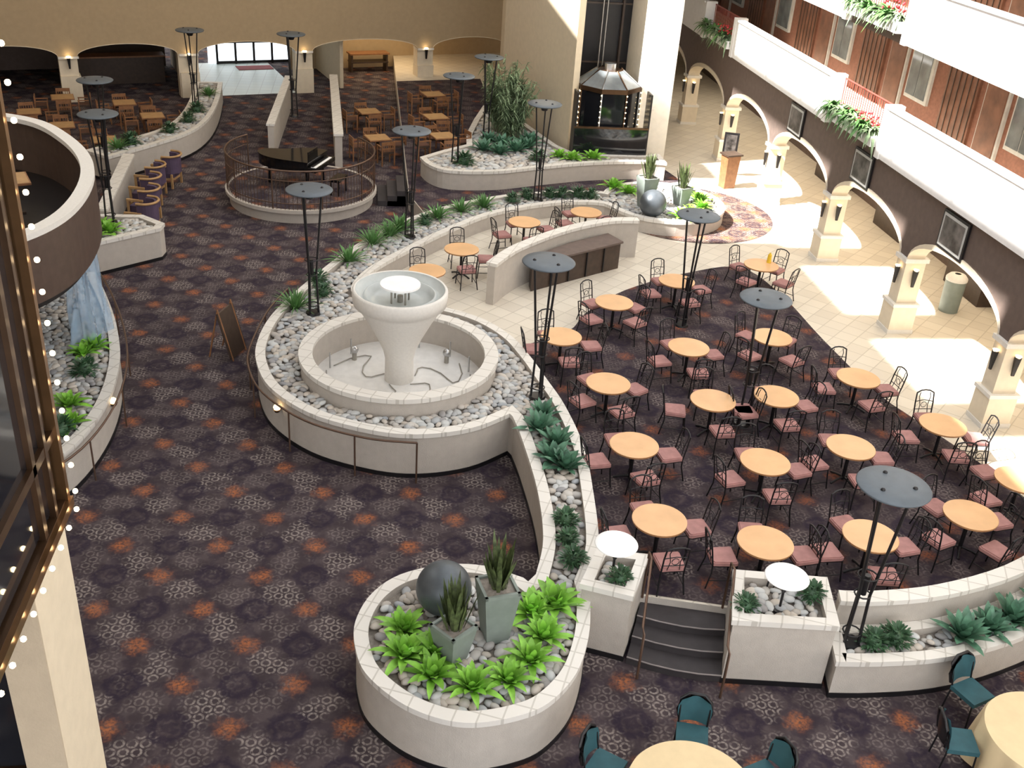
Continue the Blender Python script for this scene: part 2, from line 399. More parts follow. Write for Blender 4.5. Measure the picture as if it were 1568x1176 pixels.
for S0,S1,nm in ((Vector((3.92,11.05)),Vector((4.22,12.0)),'stair_handrail'),(Vector((5.05,10.6)),Vector((5.42,11.7)),'stair_handrail')):
    b=MB(); b.tube([(S0.x,S0.y-.1,.0),(S0.x,S0.y-.1,.85),(S0.x,S0.y,.9),(S1.x,S1.y,1.38),(S1.x,S1.y+.15,1.38),(S1.x,S1.y+.15,.5)],.02,'rail',6); b.obj(nm)
rf=crom([(6.66,10.42),(7.3,10.38),(8.3,10.42),(9.5,10.7),(11,11.3),(12.5,12.1),(14,13.1)],k=4)
rb=crom([(6.84,11.15),(7.5,11.1),(8.6,11.2),(10,11.62),(11.4,12.4),(12.6,13.3),(13.8,14.3)],k=4)
qs=planter('curved_planter_front',rf+rb[::-1],0,.72,.64,.15); stones('river_stones',qs,.64,.135)
rbw=[(6.9,11.15)]+rb[1:]
b=MB(); b.prism(ccw(offopen(rbw,.035)+offopen(rbw,.2)[::-1]),0,1.12,'stucco'); b.prism(ccw(offopen(rbw,-.02)+offopen(rbw,.23)[::-1]),1.12,1.2,'captile'); b.obj('low_partition_dining_edge')
# ------------------------------------------------------------------ service wall & counter
bw=crom([(3.05,23.0),(3.8,24.1),(5.2,25.4),(6.5,26.15),(7.35,26.25)],k=5)
b=MB(); b.prism(ccw(bw+offopen(bw,.2)[::-1]),D,1.5,'stucco'); b.prism(ccw(offopen(bw,-.04)+offopen(bw,.24)[::-1]),1.5,1.58,'captile')
b.obj('curved_partition')
b=MB(); cf=[(4.1,23.85),(6.7,25.45),(6.45,25.98),(5.3,25.25),(4.1,24.2)]
b.prism(ccw(cf),D,1.22,'darkwood'); b.prism(ccw(offset(ccw(cf),-.05)),1.22,1.27,'brownwall')
for t in (.2,.4,.6,.8):
    p=Vector(cf[0]).lerp(Vector(cf[1]),t); b.box((p.x+.02,p.y-.02,.86),(.03,.03,.66),'black',.57)
b.obj('service_counter')
# ------------------------------------------------------------------ tall lamps
def tall_lamp(h,r=.5):
    b=MB(); top=h-.06
    b.cyl((0,0,0),(0,0,.05),.17,.15,'black',16)
    for k in range(3):
        a=k*2*pi/3+.4; c,s=math.cos(a),math.sin(a)
        b.tube([(.13*c,.13*s,.03),(.10*c,.10*s,h*.33),(.26*c,.26*s,top)],.024,'black',6)
        b.sphere((.27*c,.27*s,h+.02),.035,'black',8,5)
    for z,rr_ in ((h*.33,.115),(h*.45,.14),(h*.08,.13)):
        b.tube([(rr_*math.cos(2*pi*i/12),rr_*math.sin(2*pi*i/12),z) for i in range(12)],.013,'black',5,True)
    b.cyl((0,0,h*.33),(0,0,h*.45),.05,.05,'black',8)
    b.lathe((0,0,h),[(.001,.03),(r*.6,.022),(r*.97,.0),(r,-.015),(r*.97,-.035),(.06,-.02)],'disc',40)
    b.cyl((0,0,h-.2),(0,0,h-.08),.09,.14,'black',12); b.cyl((0,0,h-.08),(0,0,h-.04),.12,.12,'warmglow',12)
    return b.data('tall_disc_lamp')
lampsA=tall_lamp(2.9); lampsB=tall_lamp(2.8)
for (x,y,z,me) in [(7.02,10.85,.64,lampsB),(3.35,17.75,.9,lampsA),(7.5,17.3,D,lampsB),(7.5,21.9,D,lampsB),(-1.2,21.6,.9,lampsA),(1.15,26.45,.9,lampsA),(5.1,29.75,.9,lampsA),(2.85,32.7,1.05,lampsB),(4.1,35.7,1.05,lampsB),(-2.6,38.5,.9,lampsA),(-6.2,39.5,.8,lampsB),(-6.7,27.3,.85,lampsA),(-7.6,31.1,.8,lampsA)]:
    place(me,'tall_disc_lamp',(x,y,z),random.uniform(0,2))
b=MB()
b.cyl((0,0,0),(0,0,.03),.12,.12,'black',12); b.cyl((0,0,0),(0,0,.5),.02,.02,'black',8)
for k in range(3):
    a=k*2*pi/3; b.cyl((0,0,.3),(.15*math.cos(a),.15*math.sin(a),.58),.012,.012,'black',6)
b.lathe((0,0,.62),[(.001,.03),(.2,.025),(.31,0),(.32,-.015),(.28,-.03),(.05,-.02)],'discwhite',32)
sl=b.data('short_disc_lamp')
place(sl,'short_disc_lamp',(3.6,11.85,1.18)); place(sl,'short_disc_lamp',(5.95,11.1,1.1))
# ------------------------------------------------------------------ tables & chairs
b=MB()
b.lathe((0,0,0),[(.001,.75),(.43,.75),(.445,.745)],'wood_top',40,False); b.lathe((0,0,0),[(.445,.745),(.445,.715),(.42,.71),(.001,.71)],'wood_edge',40,False)
b.cyl((0,0,.03),(0,0,.71),.035,.035,'black',10); b.cyl((0,0,.66),(0,0,.71),.12,.2,'black',12)
for k in range(4):
    a=k*pi/2; c,s=math.cos(a),math.sin(a); b.tube([(0,0,.09),(.2*c,.2*s,.05),(.3*c,.3*s,.015)],.022,'black',6)
tbl=b.data('round_dining_table')
def mk_chair():
    b=MB()
    prof=[(-.20,-.20),(.20,-.20),(.22,-.16),(.20,.19),(.17,.21),(-.17,.21),(-.20,.19),(-.22,-.16)]
    b.prism(prof,.43,.485,'cushion'); b.prism([(x*.9,y*.9) for x,y in prof],.485,.50,'cushion'); b.prism([(x*1.02,y*1.02) for x,y in prof],.415,.43,'black')
    for sx in (-1,1):
        b.tube([(sx*.19,-.19,.43),(sx*.2,-.2,.3),(sx*.22,-.23,.0)],.014,'black',6)
        b.tube([(sx*.22,.27,0),(sx*.19,.2,.3),(sx*.185,.205,.45),(sx*.19,.25,.7),(sx*.18,.29,.90)],.014,'black',6)
        b.tube([(sx*.21,-.215,.15),(sx*.205,.235,.15)],.009,'black',5)
        b.tube([(sx*.10,.21,.46),(sx*.08,.245,.64),(sx*.12,.275,.82),(sx*.10,.295,.91)],.008,'black',5)
    b.tube([(-.18,.29,.90),(-.09,.305,.945),(0,.31,.955),(.09,.305,.945),(.18,.29,.90)],.015,'black',6)
    b.tube([(-.188,.225,.56),(0,.235,.56),(.188,.225,.56)],.009,'black',5)
    b.tube([(-.19,.255,.72),(0,.265,.75),(.19,.255,.72)],.009,'black',5)
    b.tube([(.06*math.cos(2*pi*i/10),.25,.65+.06*math.sin(2*pi*i/10)) for i in range(10)],.007,'black',5,True)
    return b.data('dining_chair')
chair=mk_chair()
TB=[(4.15,19.8),(5.7,21.6),(7.55,22.9),(4.75,17.7),(6.85,19.3),(8.9,19.8),(6.7,17.0),(8.05,17.15),(4.75,15.4),(7.0,14.8),(8.8,15.25),(10.1,17.9),(11.0,16.0),(4.65,13.15),(6.2,12.5),(8.0,12.6),(10.0,13.1),(11.5,14.1),(10.1,24.0),(2.4,24.8),(4.3,26.9),(6.2,27.8),(1.45,23.35)]
for i,(x,y) in enumerate(TB):
    place(tbl,'round_dining_table',(x,y,D),random.uniform(0,1.5))
    base=random.uniform(-.25,.25)
    if i in (1,2,5,18): base+=.3
    for k in range(4):
        a=base+k*pi/2+random.uniform(-.12,.12)+.15
        d=.66+random.uniform(-.02,.05)
        if i in (22,) and k in (0,2,3): continue
        if i in (19,) and k in (2,): continue
        if i in (3,0) and k==2: d=.58
        cx,cy=x+d*math.cos(a),y+d*math.sin(a)
        place(chair,'dining_chair',(cx,cy,D),a-pi/2+random.uniform(-.15,.15))
b=MB(); b.cyl((0,0,0),(0,0,.22),.06,.05,'yellow',10); b.cyl((0,0,.22),(0,0,.27),.03,.02,'yellow',8); b.obj('juice_pitcher',(10.35,24.15,D+.75))
b=MB()
b.box((0,0,.73),(.8,.8,.04),'wood'); b.box((0,0,.752),(.74,.74,.006),'tan'); b.cyl((0,0,0),(0,0,.71),.05,.05,'darkwood',8); b.box((0,0,.02),(.5,.08,.04),'darkwood'); b.box((0,0,.022),(.08,.5,.044),'darkwood')
wt=b.data('square_wood_table')
b=MB()
b.box((0,0,.45),(.46,.44,.06),'darkwood'); b.box((0,0,.485),(.42,.4,.02),'seatbrown')
for sx in (-1,1):
    b.box((sx*.23,-.2,.32),(.04,.04,.64),'wood'); b.box((sx*.23,.22,.42),(.04,.04,.84),'wood'); b.box((sx*.23,0,.65),(.05,.46,.035),'wood')
b.box((0,.22,.78),(.46,.03,.12),'wood'); b.box((0,.22,.6),(.42,.02,.05),'wood')
for k in range(5): b.box((-.16+.08*k,.22,.65),(.02,.02,.3),'wood')
wc=b.data('wood_armchair')
FT=[(.1,40.2,0),(.4,36.6,0),(2.5,37.8,D),(2.6,41.2,D),(2.6,35.3,D),(-8.9,40.3,0),(-11.2,40.8,0),(-7.6,38.6,0),(-10.3,37.0,0),(-8.6,35.4,0),(-11.8,38.6,0),(-11.3,34.4,0)]
for i,(x,y,z) in enumerate(FT):
    place(wt,'square_wood_table',(x,y,z),.3)
    for k in range(4):
        a=.3+k*pi/2+random.uniform(-.1,.1); place(wc,'wood_armchair',(x+.74*math.cos(a),y+.74*math.sin(a),z),a-pi/2)
def cloth_table(loc,r):
    b=MB(); n=72; vs=[];prof=[(r,.75,0),(r+.02,.70,.01),(r+.05,.4,.04),(r+.08,.06,.07)]
    for rr_,z,am in prof:
        for i in range(n):
            t=2*pi*i/n; q_=rr_+am*math.sin(t*12); vs.append((q_*math.cos(t),q_*math.sin(t),z))
    b.add(vs,[(j*n+i,j*n+(i+1)%n,(j+1)*n+(i+1)%n,(j+1)*n+i) for j in range(3) for i in range(n)],'cloth',True)
    b.disc((0,0,.75),r,'cloth',n); b.cyl((0,0,0),(0,0,.74),.06,.06,'black'); b.obj('round_banquet_table',loc)
cloth_table((3.9,8.3,0),.80); cloth_table((8.95,8.85,0),.80)
b=MB()
b.box((0,0,.45),(.42,.42,.07),'teal')
for sx in (-1,1):
    b.tube([(sx*.2,-.2,0),(sx*.2,-.18,.42)],.014,'black',6); b.tube([(sx*.2,.24,0),(sx*.19,.2,.45),(sx*.2,.26,.75)],.014,'black',6)
vs=[]
for j,zz in enumerate([.5,.62,.74,.84,.9]):
    w_=[.18,.22,.225,.19,.10][j]
    for i in range(7):
        u=-1+2*i/6; vs.append((u*w_,.22+.12*(zz-.5)+.0-.05*u*u+.04,zz))
for dy in (0,.035):
    b.add([(v[0],v[1]+dy,v[2]) for v in vs],[(j*7+i,j*7+i+1,(j+1)*7+i+1,(j+1)*7+i) for j in range(4) for i in range(6)],'teal' if dy==0 else 'black',True)
b.tube([(-.18,.25,.5),(-.225,.27,.66),(-.2,.3,.82),(-.1,.33,.91),(.1,.33,.91),(.2,.3,.82),(.225,.27,.66),(.18,.25,.5)],.024,'black',6)
tc=b.data('banquet_chair')
for (x,y),(tx,ty) in [((3.0,9.0),(3.9,8.3)),((4.25,9.4),(3.9,8.3)),((5.0,8.7),(3.9,8.3)),((7.9,9.1),(8.95,8.85)),((8.55,9.95),(8.95,8.85))]:
    a=math.atan2(y-ty,x-tx); place(tc,'banquet_chair',(x,y,0),a-pi/2)
# purple barrel armchairs
b=MB(); 
b.prism([(-.27,-.30),(.27,-.30),(.27,.05),(.18,.24),(-.18,.24),(-.27,.05)],.28,.46,'purple')
b.prism([(-.28,-.31),(.28,-.31),(.28,.05),(.19,.25),(-.19,.25),(-.28,.05)],.22,.28,'tan')
ar=crom([(-.30,-.02),(-.27,.2),(-.14,.33),(0,.36),(.14,.33),(.27,.2),(.30,-.02)],k=3); b.prism(ccw(ar+offopen(ar,-.08)[::-1]),.40,.86,'purple')
for sx in (-1,1):
    b.box((sx*.32,-.12,.63),(.07,.42,.05),'tan'); b.box((sx*.32,-.30,.32),(.05,.05,.64),'tan'); b.box((sx*.30,.22,.2),(.05,.05,.4),'tan')
b.tube([(x*1.08,y*1.05,.88) for x,y in ar],.03,'tan',6)
pc=b.data('barrel_armchair')
for k,(x,y) in enumerate([(-6.15,28.7),(-6.3,29.8),(-6.45,30.9),(-6.5,32.0),(-6.2,33.1)]): place(pc,'barrel_armchair',(x,y,0),-pi/2-.25,1.15)
b=MB(); b.prism(ccw([(-7.15,27.9),(-6.95,27.9),(-7.2,33.0),(-7.45,33.0)]),0,.95,'stucco'); b.prism(ccw([(-7.2,27.9),(-6.9,27.9),(-7.15,33.0),(-7.5,33.0)]),.95,1.01,'captile'); b.obj('bar_ledge')
# ------------------------------------------------------------------ plants
def rosette(name,n,L,w,mt,up=(.3,1.3),droop=.45,r0=.03,seg=5,z=0):
    b=MB()
    for i in range(n):
        a=i*2.39996+random.uniform(-.2,.2); t=i/n; u=up[1]+(up[0]-up[1])*t
        b.leaf((r0*math.cos(a),r0*math.sin(a),z),a,L*random.uniform(.75,1.1)*(.65+.35*t),w*random.uniform(.8,1.1),u,droop*(.5+.7*t),mt,seg)
    return b.data(name)
hosta=[rosette('hosta_plant',30,.58,.12,'leafbright',(.5,1.45),.38) for _ in range(3)]
agave=[rosette('agave_plant',26,.62,.15,'leafagave',(.35,1.35),.16) for _ in range(2)]
grass=[rosette('fountain_grass_plant',80,.85,.035,'leafgrass',(.5,1.45),.35,.06) for _ in range(2)]
palm=[rosette('cordyline_plant',46,.8,.07,'leafgrass',(.35,1.4),.25,.04) for _ in range(2)]
shrub=[]
for _ in range(3):
    b=MB()
    for i in range(170):
        u=random.uniform(0,2*pi); ph=random.uniform(.05,1.4); r=random.uniform(.12,.24)
        c=(r*math.cos(u)*math.cos(ph),r*math.sin(u)*math.cos(ph),.05+r*1.1*math.sin(ph))
        b.leaf(c,u+random.uniform(-.5,.5),.12,.04,ph*.8,.2,'leafdark',3)
    b.sphere((0,0,.12),.14,'leafdark',8,6); shrub.append(b.data('dwarf_shrub'))
snake=[]
for _ in range(2):
    b=MB()
    for i in range(38):
        a=random.uniform(0,2*pi); r=random.uniform(0,.14)
        b.leaf((r*math.cos(a),r*math.sin(a),0),a,random.uniform(.5,.85),.075,random.uniform(1.2,1.5),.03,'leafsnake',4)
    snake.append(b.data('snake_plant'))
def P(lst,nm,pts,z,s=1):
    for i,p in enumerate(pts): place(lst[i%len(lst)],nm,(p[0],p[1],z),random.uniform(0,6),s*random.uniform(.88,1.12))
SZ=.88
P(hosta,'hosta_plant',[(.5,11.15),(.5,10.65),(.85,10.25),(1.35,10.0),(1.85,10.1),(2.2,10.45),(2.45,10.9),(2.35,11.4),(2.7,11.55),(.95,10.65)],SZ,1.05)
P(agave,'agave_plant',[(3.35,17.0),(3.2,16.5),(3.45,16.0),(3.3,15.45),(3.5,15.2)],SZ,.9)
P(shrub,'dwarf_shrub',[(3.2,13.55),(3.15,13.05),(3.15,12.55)],SZ,.82)
P(shrub,'dwarf_shrub',[(-1.15,23.3),(-1.0,22.6),(4.3,29.5),(4.8,29.9),(5.5,30.0),(5.9,30.05),(6.4,30.1),(6.8,30.05),(1.6,27.5)],SZ,1.0)
P(grass,'fountain_grass_plant',[(.15,25.9),(.6,26.5),(-1.6,21.9)],SZ,1.0)
P(palm,'cordyline_plant',[(-.45,24.7),(2.0,28.0),(2.7,28.6),(3.4,29.0),(.9,27.0)],SZ,.95)
P(shrub,'dwarf_shrub',[(3.68,11.72)],1.18,.85); P(shrub,'dwarf_shrub',[(5.42,11.1),(6.5,11.3)],1.12,.8)
P(shrub,'dwarf_shrub',[(7.35,10.75),(7.7,10.8)],.64,.85)
P(agave,'agave_plant',[(8.8,10.85),(9.3,10.98),(9.8,11.15),(10.45,11.4)],.66,.95)
P(hosta,'hosta_plant',[(9.6,28.7),(10.1,29.3),(10.2,30.0),(9.2,28.4),(8.1,30.6),(7.7,31.0),(9.9,30.7)],SZ,1.1)
def pot(loc,h,w,rot,pl=None):
    b=MB(); t=.03
    b.box((0,0,h/2),(w,w,h),'potgrey',0,.62)
    for s_ in ((0,-1),(0,1),(1,0),(-1,0)): b.box((s_[0]*(w/2-.02),s_[1]*(w/2-.02),h+.02),(w if s_[0]==0 else .04,w if s_[1]==0 else .04,.05),'potgrey')
    b.box((0,0,h+.005),(w-.08,w-.08,.01),'soil')
    e=b.obj('square_tapered_pot',loc,rot)
    if pl: place(pl,'snake_plant',(0,0,h),0,1,e)
pot((1.76,11.0,SZ),.88,.5,.2,snake[0]); pot((1.14,10.6,SZ),.55,.46,.7,snake[1])
pot((8.3,29.3,SZ),.92,.5,.3,snake[1]); pot((9.5,29.6,SZ),.55,.46,.5,snake[0])
b=MB(); b.sphere((0,0,.39),.40,'spheregrey',32,20); sp=b.data('decorative_sphere')
place(sp,'decorative_sphere',(1.08,11.6,SZ)); place(sp,'decorative_sphere',(8.35,28.6,SZ))
# ------------------------------------------------------------------ far planter, tower, elevator
fp=crom([(1.75,33.1),(2.0,32.3),(2.6,31.75),(4.05,31.8),(5.6,32.4),(7.3,33.0),(9.1,33.3),(9.95,33.2)],k=4)+[(9.95,34.2),(9.3,33.95),(7.0,33.95),(6.5,34.9),(6.2,36.0),(5.2,40.0),(4.5,40.1),(3.95,38),(3.5,36),(3.4,34.7),(2.6,34)]
qf=planter('curved_planter_far',fp,D-.5,1.13,1.05); stones('river_stones',qf,1.05,.17)
P(agave,'agave_plant',[(3.9,34.2),(4.4,33.9),(5.0,34.2),(4.6,34.9),(5.4,34.6),(5.6,35.2),(4.2,35.3)],1.05,1.1)
P(hosta,'hosta_plant',[(6.8,33.4),(7.5,33.55),(6.4,33.7)],1.05,1.1)
P(shrub,'dwarf_shrub',[(3.1,32.6),(5.6,33.2)],1.05,1.3)
b=MB()
for i in range(46):
    a=random.uniform(0,2*pi); r=random.uniform(.05,.5); h=random.uniform(1.5,2.6); lean=random.uniform(.2,.8)
    x,y=r*math.cos(a),r*math.sin(a); pts=[(x+lean*t*t*math.cos(a),y+lean*t*t*math.sin(a),h*t) for t in (0,.25,.5,.75,1)]
    b.tube(pts,.012,'leafbamboo',5)
    for k in range(44):
        t=random.uniform(.2,1); b.leaf((x+lean*t*t*math.cos(a),y+lean*t*t*math.sin(a),h*t),random.uniform(0,6.28),random.uniform(.15,.32),.055,random.uniform(-.5,.9),.5,'leafbamboo',3)
bam=b.data('bamboo_plant'); place(bam,'bamboo_plant',(4.8,36.6,1.05),0,1.0); place(bam,'bamboo_plant',(5.0,35.8,1.05),2,.85)
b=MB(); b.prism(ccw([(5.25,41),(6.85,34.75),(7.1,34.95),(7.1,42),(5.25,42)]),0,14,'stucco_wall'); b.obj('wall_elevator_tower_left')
b=MB(); b.prism(ccw([(9.25,34.8),(10.35,34.9),(10.6,38.5),(9.25,38.5)]),0,14,'stucco_sunlit'); b.obj('wall_elevator_tower_right')
b=MB(); b.box((8.2,37.5,7),(2.1,.2,14),'black')
for x in (7.5,8.9): b.box((x,37.3,8),(.07,.2,12),'darkwood')
for z in range(3,14,2): b.box((8.2,37.35,z+.5),(2.0,.1,.06),'darkwood')
b.tube([(8.15,37.1,3),(8.15,37.1,14)],.025,'steel',5); b.tube([(8.3,37.1,3),(8.3,37.1,14)],.025,'steel',5)
b.obj('elevator_shaft')
def ngon(c,r,n,a0): return [(c[0]+r*math.cos(a0+2*pi*i/n),c[1]+r*math.sin(a0+2*pi*i/n)) for i in range(n)]
b=MB(); ec=(8.17,35.2); o8=ngon(ec,1.1,8,pi/8)
b.prism(o8,.5,1.3,'bronze'); b.prism(offset(ccw(o8),.04),1.3,3.1,'blackglass'); b.prism(offset(ccw(o8),-.03),3.1,3.25,'bronze')
top=ngon(ec,.45,8,pi/8)
n=8; vs=[(x,y,3.25) for x,y in o8]+[(x,y,3.7) for x,y in top]
b.add(vs,[(i,(i+1)%n,n+(i+1)%n,n+i) for i in range(n)],'winglass'); b.add(vs,[tuple(range(n,2*n))],'bronze')
for i in range(8):
    b.tube([(o8[i][0],o8[i][1],.5),(o8[i][0],o8[i][1],3.25),(top[i][0],top[i][1],3.72)],.03,'steel' if i%2 else 'bronze',5)
    for k in range(11): b.sphere((ec[0]+(o8[i][0]-ec[0])*1.04,ec[1]+(o8[i][1]-ec[1])*1.04,1.25+k*.18),.022,'bulb',6,4)
b.cyl((ec[0],ec[1],3.6),(ec[0],ec[1],3.9),.2,.2,'steel',10)
b.obj('glass_elevator_cab')
b=MB(); b.box((8.15,34.02,1.5),(2.5,.06,1.0),'blackglass'); b.box((8.15,34.02,2.02),(2.55,.1,.06),'bronze'); b.box((6.92,34.3,2.1),(.06,.6,2.1),'black'); b.box((9.42,34.3,2.1),(.06,.6,2.1),'black'); b.obj('elevator_pit_guard')
# ------------------------------------------------------------------ arch walls
def arch_wall(name,org,ang,openings,length,base,spring,rise,top,th,wm,trim=.2):
    ca,sa=math.cos(ang),math.sin(ang)
    def W(s,t,z): return (org[0]+s*ca-t*sa,org[1]+s*sa+t*ca,z)
    b=MB(); segs=[];cur=0
    for a,c in openings:
        if a>cur: segs.append((cur,a,None))
        segs.append((a,c,1)); cur=c
    if cur<length: segs.append((cur,length,None))
    for s0,s1,o in segs:
        if o is None:
            for z0,z1,mt in ((base,spring,'cream'),(spring,top,wm)):
                vs=[W(s0,0,z0),W(s1,0,z0),W(s1,0,z1),W(s0,0,z1),W(s0,th,z0),W(s1,th,z0),W(s1,th,z1),W(s0,th,z1)]
                b.add(vs,[(0,1,2,3),(5,4,7,6),(0,3,7,4),(1,5,6,2)],mt)
        else:
            n=20; sm=(s0+s1)/2; h=(s1-s0)/2
            ss=[sm-h*math.cos(pi*i/n) for i in range(n+1)]
            zz=[spring+rise*math.sqrt(max(0,1-((x-sm)/h)**2)) for x in ss]
            zo=[spring+ (rise+trim)*math.sqrt(max(0,1-((x-sm)/(h+.0))**2)) for x in ss]
            for i in range(n):
                a,c=ss[i],ss[i+1]
                b.add([W(a,0,zz[i]),W(c,0,zz[i+1]),W(c,0,top),W(a,0,top)],[(0,1,2,3)],wm)
                b.add([W(a,th,zz[i]),W(c,th,zz[i+1]),W(c,th,top),W(a,th,top)],[(3,2,1,0)],'cream')
                b.add([W(a,-.04,zz[i]),W(c,-.04,zz[i+1]),W(c,th,zz[i+1]),W(a,th,zz[i])],[(0,3,2,1)],'cream')
                b.add([W(a,-.04,zz[i]),W(c,-.04,zz[i+1]),W(c,-.04,zo[i+1]+.02),W(a,-.04,zo[i]+.02)],[(0,1,2,3)],'cream')
                b.add([W(a,-.04,zo[i]+.02),W(c,-.04,zo[i+1]+.02),W(c,0,zo[i+1]+.02),W(a,0,zo[i]+.02)],[(0,1,2,3)],'cream')
    b.add([W(0,0,top),W(length,0,top),W(length,th,top),W(0,th,top)],[(0,1,2,3)],wm)
    return b.obj(name)
cols=[8.2,12.8,17.35,21.8,26.4,31.2,36.0,41.0,46]
ops=[]
for i in range(len(cols)-1,0,-1):
    ya,yb=cols[i],cols[i-1]; ops.append((54-ya+.2,54-yb-.2))
arch_wall('wall_right_arcade',(12.68,54),-pi/2,ops,54-2,D,2.4,.72,4.13,.42,'brownwall',trim=.13)
for i,y in enumerate(cols):
    b=MB(); b.box((12.9,y,D+.35),(.62,.56,.7),'cream'); b.box((12.9,y,D+.74),(.68,.62,.08),'cap'); b.box((12.9,y,D+.05),(.66,.6,.1),'cap'); b.box((12.9,y,D+1.3),(.5,.44,1.2),'cream'); b.box((12.9,y,2.38),(.6,.54,.1),'cap'); b.obj('arcade_column')
    b=MB(); b.box((0,0,0),(.08,.12,.42),'black',0,.5); b.cyl((0,0,.2),(0,0,.24),.05,.07,'warmglow',8); b.obj('wall_sconce',(12.58,y,1.95))
    b=MB(); b.box((0,0,0),(.12,.08,.42),'black',0,.5); b.cyl((0,0,.2),(0,0,.24),.05,.07,'warmglow',8); b.obj('wall_sconce',(12.9,y-.3,1.95))
def picture(loc,w,h):
    b=MB()
    b.box((0,0,0),(.05,w,h),'black'); b.box((-.03,0,0),(.012,w-.12,h-.12),'curtain'); b.box((-.038,0,0),(.01,w-.24,h-.24),'picture')
    b.obj('framed_picture',loc)
for y,z in ((20.0,3.62),(24.8,3.62),(15.3,3.62),(29.5,3.62)): picture((12.64,y,z),1.1,.86)
gaps=[(24.1,27.3),(36.0,39.3),(11.5,14.8)]
fern=[]
for _ in range(2):
    b=MB()
    for i in range(60):
        a=random.uniform(0,2*pi); b.leaf((0,0,0),a,random.uniform(.4,.75),.09,random.uniform(.5,1.3),random.uniform(.5,1.3),'leafgrass' if _ else 'leafbamboo',6)
    fern.append(b.data('hanging_fern'))
b=MB()
for i in range(26): b.sphere((random.uniform(-.15,.15),random.uniform(-.5,.5),random.uniform(.1,.4)),.035,'redflower',6,4)
flow=b.data('red_flower_cluster')
def band(z0,z1,nm):
    b=MB(); segs=[];cur=1
    for a,c in sorted(gaps):
        segs.append((cur,a)); cur=c
    segs.append((cur,54))
    for a,c in segs:
        b.box((12.6,(a+c)/2,(z0+z1)/2),(.16,c-a-.3,z1-z0),'white'); b.box((12.60,(a+c)/2,z1+.035),(.26,c-a-.34,.05),'white')
        for yy in (a+.12,c-.12): b.box((12.71,yy,(z0+z1)/2+.03),(.42,.24,z1-z0+.10),'white')
    for a,c in gaps:
        b.box((12.75,(a+c)/2,z0+.12),(.16,c-a-.01,.36),'brownwall')
    b.obj(nm)
    for a,c in gaps:
        e=MB(); L=c-a
        e.box((12.55,(a+c)/2,z0+.33),(.36,L-.1,.26),'white')
        e.obj('balcony_planter_trough')
        e=MB(); e.tube([(12.85,a+.05,z0+1.2),(12.85,c-.05,z0+1.2)],.025,'redrail',6); e.tube([(12.85,a+.05,z0+.35),(12.85,c-.05,z0+.35)],.02,'redrail',6)
        k=int(L/.13)
        for i in range(k+1): yy=a+.05+i*(L-.1)/k; e.cyl((12.85,yy,z0+.25),(12.85,yy,z0+1.2),.012,.012,'redrail',5)
        e.obj('balcony_railing')
        for i in range(6):
            g=fern[i%2]; place(g,'hanging_fern',(12.5,a+.35+i*(L-.7)/5,z0+.45),random.uniform(0,6),random.uniform(.9,1.15))
        place(flow,'red_flower_cluster',(12.5,a+.7,z0+.5)); 
band(4.16,5.36,'balcony_parapet_lower'); band(6.87,8.12,'balcony_parapet_middle'); band(9.6,10.8,'balcony_parapet_upper')
for z in (4.2,6.93,9.66):
    b=MB(); b.box((14.8,28,z+.09),(4.2,54,.2),'cream'); b.obj('floor_balcony_slab')
XW=14.6
def corridor(z,nm):
    b=MB(); b.box((XW+.1,28,z+1.25),(.2,54,2.6),'brickred')
    y=4
    while y<52:
        b.box((XW-.02,y,z+1.25),(.1,1.5,2.5),'woodpanel')
        for k in range(6): b.box((XW-.08,y-.65+k*.26,z+1.25),(.02,.02,2.5),'darkwood')
        b.box((XW-.03,y+2.1,z+1.35),(.1,1.25,1.5),'curtain'); b.box((XW-.05,y+1.85,z+1.35),(.1,.5,1.3),'winglass'); b.box((XW-.05,y+2.4,z+1.35),(.1,.5,1.3),'winglass')
        b.box((XW-.03,y-1.6,z+1.05),(.1,1.0,2.1),'curtain'); b.box((XW-.06,y-1.6,z+1.02),(.1,.86,2.0),'woodpanel')
        y+=5.1
    b.obj(nm)
corridor(4.4,'wall_corridor_lower'); corridor(7.13,'wall_corridor_middle'); corridor(9.86,'wall_corridor_upper')
b=MB(); b.box((16.6,28,2.3),(.2,54,3.8),'cream'); b.box((16.48,28,1.0),(.06,54,1.0),'brownwall'); 
b.obj('wall_right')
for y in (15,19.5,24,28.6,33.5):
    b=MB(); b.box((16.1,y,1.0),(.6,1.8,1.0),'darkwood'); b.box((16.1,y,1.53),(.66,1.9,.06),'wood'); b.obj('buffet_cabinet')
    b=MB(); b.box((0,0,0),(.06,1.0,1.2),'wood'); b.box((-.035,0,0),(.012,.84,1.04),'picture'); b.obj('framed_picture',(16.41,y+2.2,2.3))
b=MB(); b.cyl((0,0,0),(0,0,.85),.24,.26,'potgrey',20); b.lathe((0,0,0),[(.27,.85),(.27,.92),(.20,1.0),(.08,1.02)],'cap',20); b.obj('trash_bin',(14.9,22.9,D))
b=MB(); b.box((0,0,.55),(.5,.4,1.1),'wood',0,.85); b.box((0,0,1.13),(.6,.5,.05),'darkwood'); b.obj('host_podium',(12.0,32.7,D),.3)
b=MB(); b.cyl((0,0,0),(0,0,.03),.22,.22,'black',16); b.cyl((0,0,0),(0,0,1.5),.02,.02,'black',8); b.box((0,0,1.15),(.5,.04,.75),'black'); b.box((0,-.025,1.15),(.36,.01,.6),'picture'); b.obj('menu_sign_stand',(12.35,33.9,D),-.3)
